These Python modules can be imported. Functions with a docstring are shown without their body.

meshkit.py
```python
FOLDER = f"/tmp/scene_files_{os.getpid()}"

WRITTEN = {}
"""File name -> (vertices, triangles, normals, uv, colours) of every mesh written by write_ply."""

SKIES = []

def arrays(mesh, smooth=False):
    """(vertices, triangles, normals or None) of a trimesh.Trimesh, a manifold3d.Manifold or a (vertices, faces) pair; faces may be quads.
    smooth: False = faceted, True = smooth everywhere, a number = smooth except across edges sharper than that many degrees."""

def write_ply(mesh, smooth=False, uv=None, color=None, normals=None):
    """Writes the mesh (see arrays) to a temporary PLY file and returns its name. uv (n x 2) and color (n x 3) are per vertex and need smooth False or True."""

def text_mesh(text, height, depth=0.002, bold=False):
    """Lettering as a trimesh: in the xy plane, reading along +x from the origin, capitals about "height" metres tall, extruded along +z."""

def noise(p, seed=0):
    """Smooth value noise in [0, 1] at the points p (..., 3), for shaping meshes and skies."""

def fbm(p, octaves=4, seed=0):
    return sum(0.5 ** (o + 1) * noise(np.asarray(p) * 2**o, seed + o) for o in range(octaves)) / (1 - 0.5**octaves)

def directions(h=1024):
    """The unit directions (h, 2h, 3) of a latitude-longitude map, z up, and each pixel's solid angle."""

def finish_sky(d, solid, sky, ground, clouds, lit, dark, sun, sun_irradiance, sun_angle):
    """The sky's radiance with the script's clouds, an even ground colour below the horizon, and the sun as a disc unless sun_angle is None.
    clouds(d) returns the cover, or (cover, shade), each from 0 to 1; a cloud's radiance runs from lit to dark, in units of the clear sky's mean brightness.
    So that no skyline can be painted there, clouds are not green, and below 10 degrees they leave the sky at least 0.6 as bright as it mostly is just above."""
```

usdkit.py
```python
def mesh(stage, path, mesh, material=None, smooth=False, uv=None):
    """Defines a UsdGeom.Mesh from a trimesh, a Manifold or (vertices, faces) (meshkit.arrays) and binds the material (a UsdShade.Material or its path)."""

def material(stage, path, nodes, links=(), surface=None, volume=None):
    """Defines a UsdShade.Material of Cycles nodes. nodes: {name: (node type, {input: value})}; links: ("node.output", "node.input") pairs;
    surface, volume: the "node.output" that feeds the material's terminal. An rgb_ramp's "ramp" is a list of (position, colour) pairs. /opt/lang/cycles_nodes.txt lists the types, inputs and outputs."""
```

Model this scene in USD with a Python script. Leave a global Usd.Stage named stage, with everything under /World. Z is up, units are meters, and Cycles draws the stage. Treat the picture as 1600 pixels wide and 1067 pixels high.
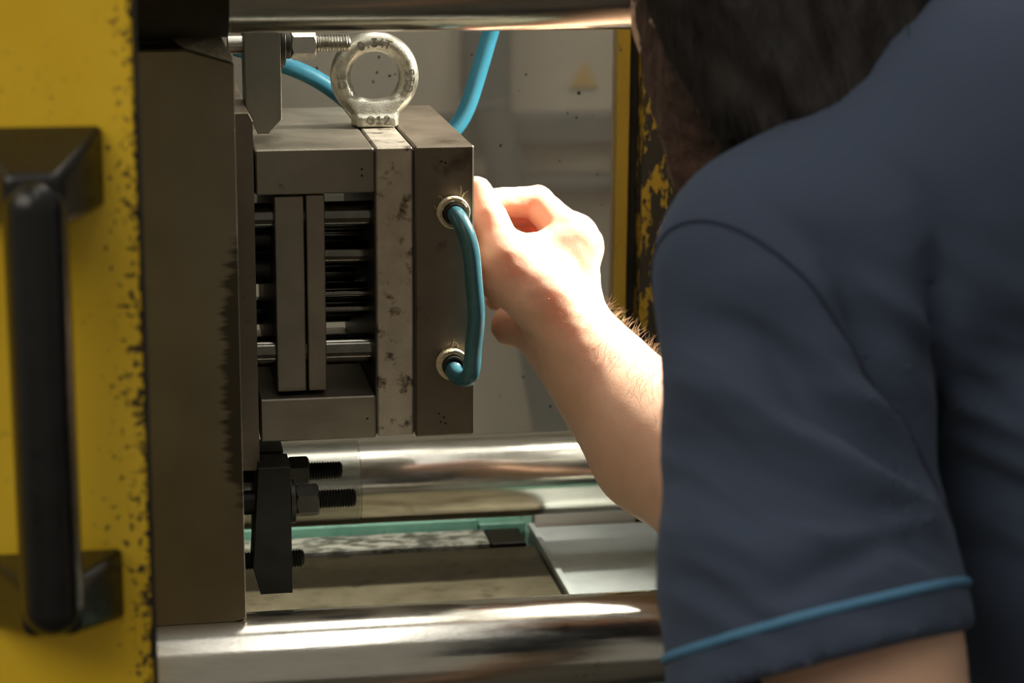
import math
import numpy as np
import trimesh
import manifold3d as m3
import meshkit
import usdkit
from pxr import Usd, UsdGeom, UsdLux, UsdShade, Gf, Sdf, Vt

stage = Usd.Stage.CreateInMemory()
UsdGeom.SetStageUpAxis(stage, "Z")
UsdGeom.SetStageMetersPerUnit(stage, 1.0)
UsdGeom.Xform.Define(stage, "/World")
rng = np.random.default_rng(7)

# ------------------------------------------------------------------ camera
# All shapes below are written in millimetres in the machine's own frame: X along the tie bars, Y into the machine,
# Z up, origin at the front top right corner of the steel mold.  The floor lies 1270 mm below it.
LIFT = 1270.0


def P(p):
    return np.asarray(p, float) * 0.001 + np.array([0, 0, LIFT * 0.001])


FPX = 3438.5
ROT = np.array([[0.98466855, -0.17429198, 0.00708245], [0.03414669, 0.2324114, 0.97201797], [0.17106098, 0.95687368, -0.23479969]])
cam = UsdGeom.Camera.Define(stage, "/World/camera")
cp = P((-208.2, -1298.8, 196.4))
mat = np.eye(4)
mat[0, :3], mat[1, :3], mat[2, :3], mat[3, :3] = ROT[0], ROT[1], -ROT[2], cp
cam.AddTransformOp().Set(Gf.Matrix4d(mat.tolist()))
cam.CreateHorizontalApertureAttr(36.0)
cam.CreateVerticalApertureAttr(24.0)
cam.CreateFocalLengthAttr(36.0 * FPX / 1600)
cam.CreateFStopAttr(10.0)
cam.CreateFocusDistanceAttr(1.36)
cam.CreateClippingRangeAttr((0.05, 100.0))
cam.CreateExposureAttr(0.0)

# ------------------------------------------------------------------ light
dome = UsdLux.DomeLight.Define(stage, "/World/hall_ambience")
dome.CreateIntensityAttr(1.0)
dome.CreateColorAttr((0.085, 0.079, 0.066))


def rect_light(name, pos, target, w, h, power, color=(1, 1, 1), spread=None):
    l = UsdLux.RectLight.Define(stage, "/World/" + name)
    l.CreateWidthAttr(w * 0.001)
    l.CreateHeightAttr(h * 0.001)
    l.CreateIntensityAttr(power)
    l.CreateColorAttr(color)
    a, b = P(pos), P(target)
    z = (a - b) / np.linalg.norm(a - b)
    up = np.array([0, 0, 1.0]) if abs(z[2]) < 0.95 else np.array([0, 1.0, 0])
    x = np.cross(up, z)
    x /= np.linalg.norm(x)
    y = np.cross(z, x)
    t = np.eye(4)
    t[0, :3], t[1, :3], t[2, :3], t[3, :3] = x, y, z, a
    l.AddTransformOp().Set(Gf.Matrix4d(t.tolist()))
    if spread:
        s = UsdLux.ShapingAPI.Apply(l.GetPrim())
        s.CreateShapingConeAngleAttr(spread)
    return l


# the lamp inside the machine, mounted on the stationary platen
rect_light("machine_lamp_light", (395, 95, 250), (60, 68, -85), 60, 50, 2500, (1.0, 0.95, 0.80))
# ceiling lamps of the hall: in front of the machine (behind the photographer) and behind the machine
rect_light("ceiling_light_front", (-1900, -1800, 1900), (-150, -200, 0), 2600, 1600, 3.6, (1.0, 0.93, 0.78))
rect_light("ceiling_light_above_c", (95, -775, 1900), (95, -775.1, 0), 230, 1850, 5.0, (1.0, 0.97, 0.92))
for nm, x in (("a", 95), ("b", 640)):  # rows of tubes running over the machine
    rect_light("ceiling_light_above_" + nm, (x, 850, 1900), (x, 849.9, 0), 230, 1400, 8.0 if nm == "a" else 18.0, (1.0, 0.95, 0.84))


# ------------------------------------------------------------------ materials
LOOKS = "/World/Looks"
UsdGeom.Scope.Define(stage, LOOKS)


def surf(name, lo, hi, scale=60.0, stretch=(1, 1, 1), metallic=0.0, rough=(0.4, 0.6), bump=0.0, bscale=None, detail=6.0, spec=0.5,
         pos=(0.3, 0.7), spot=None, spot_scale=90.0, spot_at=(0.66, 0.7), **more):
    """A principled surface whose colour and gloss wander between two values with noise; spot adds sparse darker marks."""
    n = {
        "g": ("geometry", {}),
        "mp": ("mapping", {"scale": stretch}),
        "n": ("noise_texture", {"scale": scale, "detail": detail, "roughness": 0.62}),
        "c": ("rgb_ramp", {"ramp": [(pos[0], lo), (pos[1], hi)]}),
        "r": ("map_range", {"from_min": pos[0], "from_max": pos[1], "to_min": rough[0], "to_max": rough[1], "clamp": True}),
        "p": ("principled_bsdf", {"metallic": metallic, "specular_ior_level": spec, **more}),
    }
    k = [("g.position", "mp.vector"), ("mp.vector", "n.vector"), ("n.fac", "c.fac"), ("n.fac", "r.value"), ("r.result", "p.roughness")]
    last = "c.color"
    if spot is not None:
        n["sn"] = ("noise_texture", {"scale": spot_scale, "detail": 5.0, "roughness": 0.6})
        n["sr"] = ("rgb_ramp", {"ramp": [(spot_at[0], (0, 0, 0)), (spot_at[1], (1, 1, 1))]})
        n["sb"] = ("rgb_to_bw", {})
        n["sm"] = ("mix_color", {"b": spot})
        k += [("g.position", "sn.vector"), ("sn.fac", "sr.fac"), ("sr.color", "sb.color"), ("sb.val", "sm.fac"), (last, "sm.a")]
        last = "sm.result"
    k.append((last, "p.base_color"))
    if bump:
        n["bn"] = ("noise_texture", {"scale": bscale or scale * 6, "detail": 4.0})
        n["b"] = ("bump", {"strength": bump, "distance": 0.001})
        k += [("mp.vector", "bn.vector"), ("bn.fac", "b.height"), ("b.normal", "p.normal")]
    return usdkit.material(stage, f"{LOOKS}/{name}", n, k, surface="p.BSDF")


M = {}
M["platen"] = surf("platen_steel", (0.135, 0.122, 0.092), (0.195, 0.178, 0.138), 14, metallic=0.75, rough=(0.42, 0.6), bump=0.12, bscale=900, spot=(0.075, 0.05, 0.035), spot_scale=30, spot_at=(0.56, 0.72))
stain_n = {
    "g": ("geometry", {}), "s": ("separate_xyz", {}), "mp": ("mapping", {"scale": (8.0, 8.0, 190.0)}), "nz": ("noise_texture", {"scale": 1.0, "detail": 5.0, "roughness": 0.7}),
    "nb": ("noise_texture", {"scale": 14.0, "detail": 6.0}), "nf": ("noise_texture", {"scale": 900.0, "detail": 3.0}),
    "c": ("rgb_ramp", {"ramp": [(0.3, (0.135, 0.122, 0.092)), (0.7, (0.19, 0.172, 0.132))]}),
    "x": ("map_range", {"from_min": -0.172, "from_max": -0.149, "to_min": 0.0, "to_max": 1.0, "clamp": True}),
    "z1": ("map_range", {"from_min": 1.045, "from_max": 1.11, "to_min": 0.0, "to_max": 1.0, "clamp": True}),
    "z2": ("map_range", {"from_min": 1.29, "from_max": 1.20, "to_min": 0.0, "to_max": 1.0, "clamp": True}),
    "m1": ("math", {"math_type": "multiply"}), "m2": ("math", {"math_type": "multiply"}), "a": ("math", {"math_type": "add"}),
    "k": ("map_range", {"from_min": 1.05, "from_max": 1.22, "to_min": 0.0, "to_max": 0.85, "clamp": True}),
    "mx": ("mix_color", {"b": (0.03, 0.026, 0.02)}),
    "zb": ("map_range", {"from_min": 0.98, "from_max": 1.12, "to_min": 0.3, "to_max": 0.0, "clamp": True}), "mb": ("mix_color", {"b": (0.15, 0.095, 0.06)}),
    "b": ("bump", {"strength": 0.12, "distance": 0.001}), "p": ("principled_bsdf", {"metallic": 0.7, "roughness": 0.48})}
M["platen_front"] = usdkit.material(stage, f"{LOOKS}/oil_stained_platen", stain_n, [
    ("g.position", "s.vector"), ("g.position", "mp.vector"), ("mp.vector", "nz.vector"), ("g.position", "nb.vector"), ("g.position", "nf.vector"), ("nb.fac", "c.fac"),
    ("s.x", "x.value"), ("s.z", "z1.value"), ("s.z", "z2.value"), ("x.result", "m1.value1"), ("z1.result", "m1.value2"), ("m1.value", "m2.value1"), ("z2.result", "m2.value2"),
    ("m2.value", "a.value1"), ("nz.fac", "a.value2"), ("a.value", "k.value"), ("s.z", "zb.value"), ("zb.result", "mb.fac"), ("c.color", "mb.a"), ("mb.result", "mx.a"), ("k.result", "mx.fac"), ("mx.result", "p.base_color"),
    ("nf.fac", "b.height"), ("b.normal", "p.normal")], surface="p.BSDF")
M["cast"] = surf("cast_steel", (0.20, 0.197, 0.17), (0.50, 0.49, 0.44), 700, metallic=0.35, rough=(0.4, 0.6), bump=0.8, bscale=700)
M["mold"] = surf("mold_steel", (0.20, 0.175, 0.138), (0.30, 0.268, 0.215), 22, metallic=0.8, rough=(0.38, 0.52), bump=0.1, bscale=1200, spot=(0.10, 0.075, 0.055), spot_scale=55, spot_at=(0.66, 0.74))
M["mold_dark"] = surf("mold_steel_dark", (0.135, 0.108, 0.08), (0.21, 0.172, 0.132), 18, metallic=0.8, rough=(0.36, 0.5), bump=0.1, bscale=1200, spot=(0.08, 0.055, 0.04), spot_scale=40, spot_at=(0.6, 0.75))
M["mold_worn"] = surf("mold_steel_worn", (0.42, 0.375, 0.315), (0.56, 0.505, 0.43), 70, metallic=0.7, rough=(0.42, 0.6), bump=0.4, bscale=1500, spot=(0.10, 0.075, 0.058), spot_scale=85, spot_at=(0.55, 0.66))
M["plate"] = surf("ejector_steel", (0.22, 0.19, 0.15), (0.30, 0.262, 0.212), 40, metallic=0.8, rough=(0.36, 0.5), bump=0.08, bscale=1500)
M["cavity"] = surf("blackened_steel", (0.035, 0.034, 0.03), (0.06, 0.057, 0.05), 30, metallic=0.6, rough=(0.4, 0.5))
M["pin"] = surf("ground_pin_steel", (0.10, 0.095, 0.08), (0.16, 0.15, 0.13), 120, metallic=1.0, rough=(0.10, 0.17))
M["bar"] = surf("chrome_bar_steel", (0.52, 0.50, 0.44), (0.62, 0.60, 0.54), 8, stretch=(3, 14, 14), metallic=1.0, rough=(0.14, 0.21), bump=0.03, bscale=60, spot=(0.30, 0.27, 0.21), spot_scale=40, spot_at=(0.66, 0.76))
M["pin_dull"] = surf("dull_bar_steel", (0.30, 0.30, 0.265), (0.38, 0.38, 0.335), 20, stretch=(1, 8, 8), metallic=1.0, rough=(0.2, 0.28), bump=0.03, bscale=100)
M["zinc"] = surf("zinc_plated_steel", (0.56, 0.54, 0.45), (0.70, 0.68, 0.58), 160, metallic=0.9, rough=(0.28, 0.42), bump=0.25, bscale=900)
M["zinc_shaded"] = surf("shaded_zinc", (0.26, 0.25, 0.205), (0.36, 0.345, 0.285), 160, metallic=0.8, rough=(0.4, 0.55))  # darker zinc, the shading of the raised letters put into colour
M["bright"] = surf("bright_steel", (0.42, 0.40, 0.35), (0.52, 0.50, 0.44), 200, metallic=1.0, rough=(0.25, 0.4))
M["clamp"] = surf("clamp_steel", (0.20, 0.195, 0.155), (0.27, 0.26, 0.21), 30, metallic=0.75, rough=(0.4, 0.55), bump=0.15, bscale=1400)
M["oxide"] = surf("black_oxide_steel", (0.010, 0.010, 0.008), (0.020, 0.019, 0.015), 60, metallic=0.3, rough=(0.4, 0.55), spec=0.3)
M["darknut"] = surf("dark_steel_nut", (0.045, 0.043, 0.035), (0.075, 0.072, 0.06), 60, metallic=0.7, rough=(0.35, 0.5))
M["black_plastic"] = surf("black_plastic", (0.004, 0.004, 0.004), (0.007, 0.007, 0.007), 60, rough=(0.24, 0.36), bump=0.15, bscale=120, spec=0.4)
M["green"] = surf("green_machine_paint", (0.10, 0.26, 0.20), (0.16, 0.36, 0.28), 60, rough=(0.4, 0.55), spot=(0.06, 0.10, 0.08), spot_scale=120, spot_at=(0.62, 0.68))
M["scraped"] = surf("scraped_steel", (0.10, 0.10, 0.085), (0.42, 0.42, 0.37), 130, stretch=(0.6, 1, 1), metallic=0.3, rough=(0.4, 0.6), pos=(0.42, 0.6), bump=0.4, bscale=500)
M["oily"] = surf("oily_plate", (0.085, 0.072, 0.045), (0.17, 0.15, 0.10), 28, metallic=0.35, rough=(0.3, 0.45), spot=(0.05, 0.04, 0.025), spot_scale=35, spot_at=(0.56, 0.7), bump=0.1, bscale=300)
M["chute"] = surf("galvanised_sheet", (0.60, 0.66, 0.66), (0.68, 0.74, 0.74), 30, metallic=0.2, rough=(0.3, 0.4))
M["hose"] = surf("teal_hose_rubber", (0.03, 0.10, 0.13), (0.045, 0.135, 0.17), 60, rough=(0.2, 0.3), bump=0.05, bscale=300)
M["hose_blue"] = surf("cyan_hose_plastic", (0.035, 0.20, 0.30), (0.045, 0.24, 0.36), 60, rough=(0.3, 0.4))
M["hemp"] = surf("hemp_fibre", (0.45, 0.38, 0.25), (0.70, 0.62, 0.46), 700, rough=(0.7, 0.9), bump=0.8, bscale=900)
M["concrete"] = surf("floor_concrete", (0.06, 0.052, 0.043), (0.10, 0.09, 0.075), 3, rough=(0.5, 0.8))
M["wall"] = surf("wall_paint", (0.50, 0.46, 0.40), (0.56, 0.52, 0.455), 2, rough=(0.7, 0.9))
M["grey_paint"] = surf("grey_machine_paint", (0.10, 0.115, 0.12), (0.13, 0.145, 0.15), 4, rough=(0.5, 0.6))
M["beige_paint"] = surf("beige_machine_paint", (0.46, 0.42, 0.36), (0.52, 0.475, 0.41), 2, rough=(0.5, 0.6))
M["sign_yellow"] = surf("sign_yellow", (0.55, 0.37, 0.13), (0.60, 0.40, 0.15), 5, rough=(0.5, 0.6))
M["denim"] = surf("trouser_cloth", (0.02, 0.022, 0.03), (0.03, 0.032, 0.042), 300, rough=(0.8, 0.95))
M["shoe"] = surf("shoe_leather", (0.02, 0.018, 0.015), (0.03, 0.027, 0.022), 100, rough=(0.4, 0.6))
M["shirt"] = surf("navy_cotton", (0.031, 0.042, 0.072), (0.037, 0.050, 0.083), 900, rough=(0.85, 0.95), bump=0.25, bscale=2600, spec=0.2, sheen_weight=0.1, sheen_roughness=0.5, sheen_tint=(0.6, 0.7, 0.9))
M["seam"] = surf("navy_seam", (0.018, 0.022, 0.038), (0.024, 0.029, 0.048), 900, rough=(0.9, 0.95), spec=0.1)
M["stitch"] = surf("blue_stitching", (0.045, 0.14, 0.25), (0.065, 0.18, 0.31), 500, rough=(0.8, 0.9), bump=0.5, bscale=800)
M["skin"] = surf("skin", (0.52, 0.315, 0.22), (0.58, 0.365, 0.265), 35, rough=(0.42, 0.55), spec=0.4, bump=0.12, bscale=900,
                 subsurface_weight=0.25, subsurface_scale=0.004, subsurface_radius=(1.0, 0.35, 0.2))
M["hair"] = surf("dark_brown_hair", (0.004, 0.003, 0.0025), (0.009, 0.006, 0.005), 500, stretch=(1, 1, 0.15), rough=(0.6, 0.75), spec=0.25, bump=0.6, bscale=700)
M["beard"] = surf("beard_cheek_shade", (0.035, 0.016, 0.011), (0.075, 0.036, 0.025), 300, rough=(0.6, 0.8), bump=0.8, bscale=600)  # reddish dark tone also stands for the shaded cheek skin
M["arm_hair"] = surf("arm_hair", (0.28, 0.19, 0.11), (0.42, 0.30, 0.18), 50, rough=(0.4, 0.5))
M["eye"] = surf("eye_white", (0.6, 0.58, 0.55), (0.65, 0.63, 0.6), 50, rough=(0.1, 0.15))
M["lamp_glass"] = usdkit.material(stage, f"{LOOKS}/lamp_glass", {"e": ("emission", {"color": (1.0, 0.95, 0.82), "strength": 12.0})}, [], surface="e.emission")


def worn_yellow(name, edge_x, edge_w, amount, yellow=(0.64, 0.40, 0.012), yellow2=(0.74, 0.49, 0.03), dark=(0.035, 0.024, 0.016), chip_scale=(260.0, 900.0), zstretch=1.0):
    """Yellow paint with chips that gather towards the edge at edge_x (metres)."""
    n = {
        "g": ("geometry", {}), "s": ("separate_xyz", {}),
        "n0": ("noise_texture", {"scale": 9.0, "detail": 5.0}), "c0": ("rgb_ramp", {"ramp": [(0.35, yellow), (0.68, yellow2)]}),
        "n1": ("noise_texture", {"scale": chip_scale[0], "detail": 5.0, "roughness": 0.68}), "n1m": ("mapping", {"scale": (1.0, 1.0, zstretch)}),
        "n2": ("noise_texture", {"scale": 28.0, "detail": 2.0}),
        "e": ("map_range", {"from_min": edge_x - edge_w, "from_max": edge_x, "to_min": 0.0, "to_max": 1.0, "clamp": True}),
        "ep": ("math", {"math_type": "power", "value2": 2.0}),
        "em": ("math", {"math_type": "multiply", "value2": amount[1]}),
        "a1": ("math", {"math_type": "add"}), "m2": ("math", {"math_type": "multiply_add", "value2": 0.22, "value3": amount[0]}),
        "a2": ("math", {"math_type": "add"}),
        "k": ("map_range", {"from_min": 0.80, "from_max": 0.84, "to_min": 0.0, "to_max": 1.0, "clamp": True}),
        "mx": ("mix_color", {"b": dark}),
        "rg": ("map_range", {"from_min": 0.0, "from_max": 1.0, "to_min": 0.38, "to_max": 0.75}),
        "b": ("bump", {"strength": 0.5, "distance": 0.0006, "invert": True}),
        "p": ("principled_bsdf", {"specular_ior_level": 0.35}),
    }
    k = [("g.position", "s.vector"), ("g.position", "n0.vector"), ("g.position", "n1m.vector"), ("n1m.vector", "n1.vector"), ("g.position", "n2.vector"), ("n0.fac", "c0.fac"),
         ("s.x", "e.value"), ("e.result", "ep.value1"), ("ep.value", "em.value1"), ("n2.fac", "m2.value1"), ("em.value", "a1.value1"), ("m2.value", "a1.value2"),
         ("a1.value", "a2.value1"), ("n1.fac", "a2.value2"), ("a2.value", "k.value"), ("k.result", "mx.fac"), ("c0.color", "mx.a"), ("mx.result", "p.base_color"),
         ("k.result", "rg.value"), ("rg.result", "p.roughness"), ("k.result", "b.height"), ("b.normal", "p.normal")]
    return usdkit.material(stage, f"{LOOKS}/{name}", n, k, surface="p.BSDF")


M["yellow"] = worn_yellow("yellow_door_paint", -0.2015, 0.030, (0.045, 0.17))
M["yellow_worn_shaded"] = worn_yellow("yellow_post_paint", 0.235, 0.06, (0.25, 0.06), zstretch=0.45, chip_scale=(110.0, 900.0), yellow=(0.22, 0.13, 0.010), yellow2=(0.34, 0.21, 0.016), dark=(0.022, 0.017, 0.010))  # worn paint, its yellow darkened to hold the shade on the post
M["yellow_strip_shaded"] = worn_yellow("yellow_jamb_paint", 0.30, 0.30, (0.04, 0.0), chip_scale=(120.0, 900.0), yellow=(0.24, 0.15, 0.012), yellow2=(0.32, 0.20, 0.02), dark=(0.022, 0.017, 0.010))  # yellow darkened here too for the shade on jamb and frame
M["pane"] = usdkit.material(stage, f"{LOOKS}/dusty_acrylic", {
    "g": ("geometry", {}), "n": ("noise_texture", {"scale": 12.0, "detail": 5.0}),
    "k": ("map_range", {"from_min": 0.3, "from_max": 0.7, "to_min": 0.16, "to_max": 0.26, "clamp": True}),
    "t": ("transparent_bsdf", {"color": (0.86, 0.86, 0.84)}), "d": ("diffuse_bsdf", {"color": (0.42, 0.39, 0.33)}),
    "gl": ("glossy_bsdf", {"color": (1, 1, 1), "roughness": 0.4}), "f": ("fresnel", {"IOR": 1.25}),
    "m1": ("mix_closure", {}), "m2": ("mix_closure", {})},
    [("g.position", "n.vector"), ("n.fac", "k.value"), ("k.result", "m1.fac"), ("t.BSDF", "m1.closure1"), ("d.BSDF", "m1.closure2"),
     ("f.fac", "m2.fac"), ("m1.closure", "m2.closure1"), ("gl.BSDF", "m2.closure2")], surface="m2.closure")


# ------------------------------------------------------------------ scene tree helpers
used = {}


def numbered(parent, name):
    k = (str(parent), name)
    used[k] = used.get(k, -1) + 1
    return name if used[k] == 0 else f"{name}_{used[k]:03d}"


BASE = {}


def tag(o, label=None, cat=None, group=None, kind=None):
    o = o.GetPrim() if hasattr(o, "GetPrim") else o
    for k, v in (("label", label), ("category", cat), ("group", group), ("kind", kind)):
        if v:
            o.SetCustomDataByKey(k, v)
    return o


def thing(name, label, cat, base, group=None, kind=None):
    path = "/World/" + numbered("/World", name)
    x = UsdGeom.Xform.Define(stage, path)
    b = P(base)
    x.AddTranslateOp().Set(Gf.Vec3d(*b.tolist()))
    BASE[path] = b
    return tag(x, label, cat, group, kind)


def tri(mesh):
    v, f, _ = meshkit.arrays(mesh)
    return trimesh.Trimesh(v, f, process=False)


def obj(name, mesh, mtl, parent=None, smooth=False, label=None, cat=None, group=None, kind=None):
    """One Mesh prim from geometry in machine millimetres."""
    pp = parent.GetPath().pathString if parent is not None else "/World"
    root = "/World/" + pp.split("/")[2] if parent is not None else None
    t = tri(mesh)
    v = P(t.vertices) - (BASE[root] if root else 0)
    o = None
    if not root:
        lo, hi = v.min(0), v.max(0)
        o = np.array([(lo[0] + hi[0]) / 2, (lo[1] + hi[1]) / 2, lo[2]])
        v = v - o
    path = pp + "/" + numbered(pp, name)
    if smooth is not False:  # weld first so that shading is continuous
        t2 = trimesh.Trimesh(v, t.faces, process=True)
        v, f = t2.vertices, t2.faces
    else:
        f = t.faces
    m = usdkit.mesh(stage, path, trimesh.Trimesh(v, f, process=False), M[mtl], smooth=smooth)
    if o is not None:
        m.AddTranslateOp().Set(Gf.Vec3d(*o.tolist()))
        BASE[path] = o
    return tag(m, label, cat, group, kind)


# ------------------------------------------------------------------ shape helpers (millimetres)
def hullpts(p):
    return m3.Manifold.hull_points(np.asarray(p, float))


def bx(x0, x1, y0, y1, z0, z1, ch=0.6):
    pts = []
    for X, sx in ((x0, 1), (x1, -1)):
        for Y, sy in ((y0, 1), (y1, -1)):
            for Z, sz in ((z0, 1), (z1, -1)):
                pts += [(X, Y + sy * ch, Z + sz * ch), (X + sx * ch, Y, Z + sz * ch), (X + sx * ch, Y + sy * ch, Z)]
    return hullpts(pts)


def prism(poly, y0, y1, ch=0.6):
    """Polygon of (x, z) extruded from y0 to y1 with small chamfers on the two faces."""
    poly = np.asarray(poly, float)
    c = poly.mean(0)
    d = poly - c
    small = c + d * (1 - ch / np.maximum(np.linalg.norm(d, axis=1, keepdims=True), 1))
    pts = []
    for q, y in ((small, y0), (poly, y0 + ch), (poly, y1 - ch), (small, y1)):
        pts += [(a, y, b) for a, b in q]
    return hullpts(pts)


def lathe(profile, o=(0, 0, 0), axis=(1, 0, 0), n=48, closed=False):
    """Profile of (radius, distance along axis)."""
    axis = np.asarray(axis, float) / np.linalg.norm(axis)
    u = np.cross(axis, [0, 0, 1.0] if abs(axis[2]) < 0.9 else [1.0, 0, 0])
    u /= np.linalg.norm(u)
    w = np.cross(axis, u)
    th = np.linspace(0, 2 * np.pi, n, endpoint=False)
    V, F = [], []
    for r, h in profile:
        V.append(np.asarray(o) + h * axis + max(r, 1e-4) * (np.cos(th)[:, None] * u + np.sin(th)[:, None] * w))
    k = len(profile)
    for i in range(k if closed else k - 1):
        a, b = i * n, ((i + 1) % k) * n
        for j in range(n):
            j2 = (j + 1) % n
            F.append((a + j, a + j2, b + j2))
            F.append((a + j, b + j2, b + j))
    return trimesh.Trimesh(np.vstack(V), np.array(F)[:, ::-1], process=False)


def cyl(r, a, b, ch=0.5, n=48):
    a, b = np.asarray(a, float), np.asarray(b, float)
    L = np.linalg.norm(b - a)
    return lathe([(0, 0), (r - ch, 0), (r, ch), (r, L - ch), (r - ch, L), (0, L)], a, b - a, n)


def thread(r, a, b, pitch=2.0, n=36, per=8):
    """A helical V thread from a to b with a chamfered tip."""
    a, b = np.asarray(a, float), np.asarray(b, float)
    L = np.linalg.norm(b - a)
    ax = (b - a) / L
    u = np.cross(ax, [0, 0, 1.0])
    u /= np.linalg.norm(u)
    w = np.cross(ax, u)
    m = int(L / pitch * per)
    h = np.linspace(0, L, m)
    th = np.linspace(0, 2 * np.pi, n, endpoint=False)
    H, T = np.meshgrid(h, th, indexing="ij")
    ph = (H / pitch - T / (2 * np.pi)) % 1.0
    R = r - 0.62 * pitch * (1 - np.abs(2 * ph - 1)) ** 0.8
    R = np.minimum(R, r - 1.6 + np.clip((L - H) * 0.8, 0, 1.6))
    V = a + H[..., None] * ax + R[..., None] * (np.cos(T)[..., None] * u + np.sin(T)[..., None] * w)
    V = np.vstack([V.reshape(-1, 3), [a], [b]])
    F = []
    for i in range(m - 1):
        for j in range(n):
            j2 = (j + 1) % n
            p, q = i * n + j, i * n + j2
            F += [(p, q, q + n), (p, q + n, p + n)]
    for j in range(n):
        F += [(m * n, (j + 1) % n, j), (m * n + 1, (m - 1) * n + j, (m - 1) * n + (j + 1) % n)]
    t = trimesh.Trimesh(V, np.array(F), process=False)
    t.fix_normals()
    return t


def hexnut(af, a, b, hole, rot=0.0):
    """Hexagon (across flats af) from a to b along X, chamfered corners, with a hole."""
    a, b = np.asarray(a, float), np.asarray(b, float)
    L = b[0] - a[0]
    R = af / 2 / math.cos(math.pi / 6)
    th = rot + np.arange(6) * math.pi / 3
    hx = hullpts([(x, R * math.cos(t), R * math.sin(t)) for x in (0, L) for t in th])
    ht = lathe([(0, 0), (af / 2 * 0.97, 0), (R, 1.3), (R, L - 1.3), (af / 2 * 0.97, L), (0, L)], n=64)
    c = m3.Manifold(m3.Mesh(np.array(ht.vertices, np.float32), np.array(trimesh.Trimesh(ht.vertices, ht.faces, process=True).faces, np.uint32))) if False else None
    cone = hullpts([(x, r * math.cos(t), r * math.sin(t)) for x, r in ((0, af / 2 * 0.97), (1.5, R), (L - 1.5, R), (L, af / 2 * 0.97)) for t in np.linspace(0, 2 * math.pi, 48, endpoint=False)])
    bore = hullpts([(x, hole * math.cos(t), hole * math.sin(t)) for x in (-1, L + 1) for t in np.linspace(0, 2 * math.pi, 32, endpoint=False)])
    return ((hx ^ cone) - bore).translate(tuple(a))


def washer(r, hole, a, t):
    return lathe([(hole, 0), (r - 0.4, 0), (r, 0.4), (r, t - 0.4), (r - 0.4, t), (hole, t)], a, (1, 0, 0), 48, closed=True)


def spline(p, n=60):
    p = np.asarray(p, float)
    d = np.r_[0, np.cumsum(np.linalg.norm(np.diff(p, axis=0), axis=1))]
    from scipy.interpolate import CubicSpline
    return CubicSpline(d, p, axis=0)(np.linspace(0, d[-1], n))


def tube(path, r, n=20, cap=True):
    """Round tube along a polyline; r a number or one per point."""
    path = np.asarray(path, float)
    r = np.broadcast_to(np.asarray(r, float), len(path))
    t = np.gradient(path, axis=0)
    t /= np.linalg.norm(t, axis=1, keepdims=True)
    u = np.cross(t[0], [0.3, 0.2, 1.0])
    u /= np.linalg.norm(u)
    V = []
    th = np.linspace(0, 2 * np.pi, n, endpoint=False)
    for i in range(len(path)):
        u = u - t[i] * (u @ t[i])
        u /= np.linalg.norm(u)
        w = np.cross(t[i], u)
        V.append(path[i] + r[i] * (np.cos(th)[:, None] * u + np.sin(th)[:, None] * w))
    F = []
    for i in range(len(path) - 1):
        for j in range(n):
            j2 = (j + 1) % n
            a, b = i * n, (i + 1) * n
            F += [(a + j, a + j2, b + j2), (a + j, b + j2, b + j)]
    V = np.vstack(V + [path[:1], path[-1:]])
    if cap:
        k = len(path) * n
        for j in range(n):
            j2 = (j + 1) % n
            F += [(k, j2, j), (k + 1, (len(path) - 1) * n + j, (len(path) - 1) * n + j2)]
    return trimesh.Trimesh(V, np.array(F), process=False)


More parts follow.
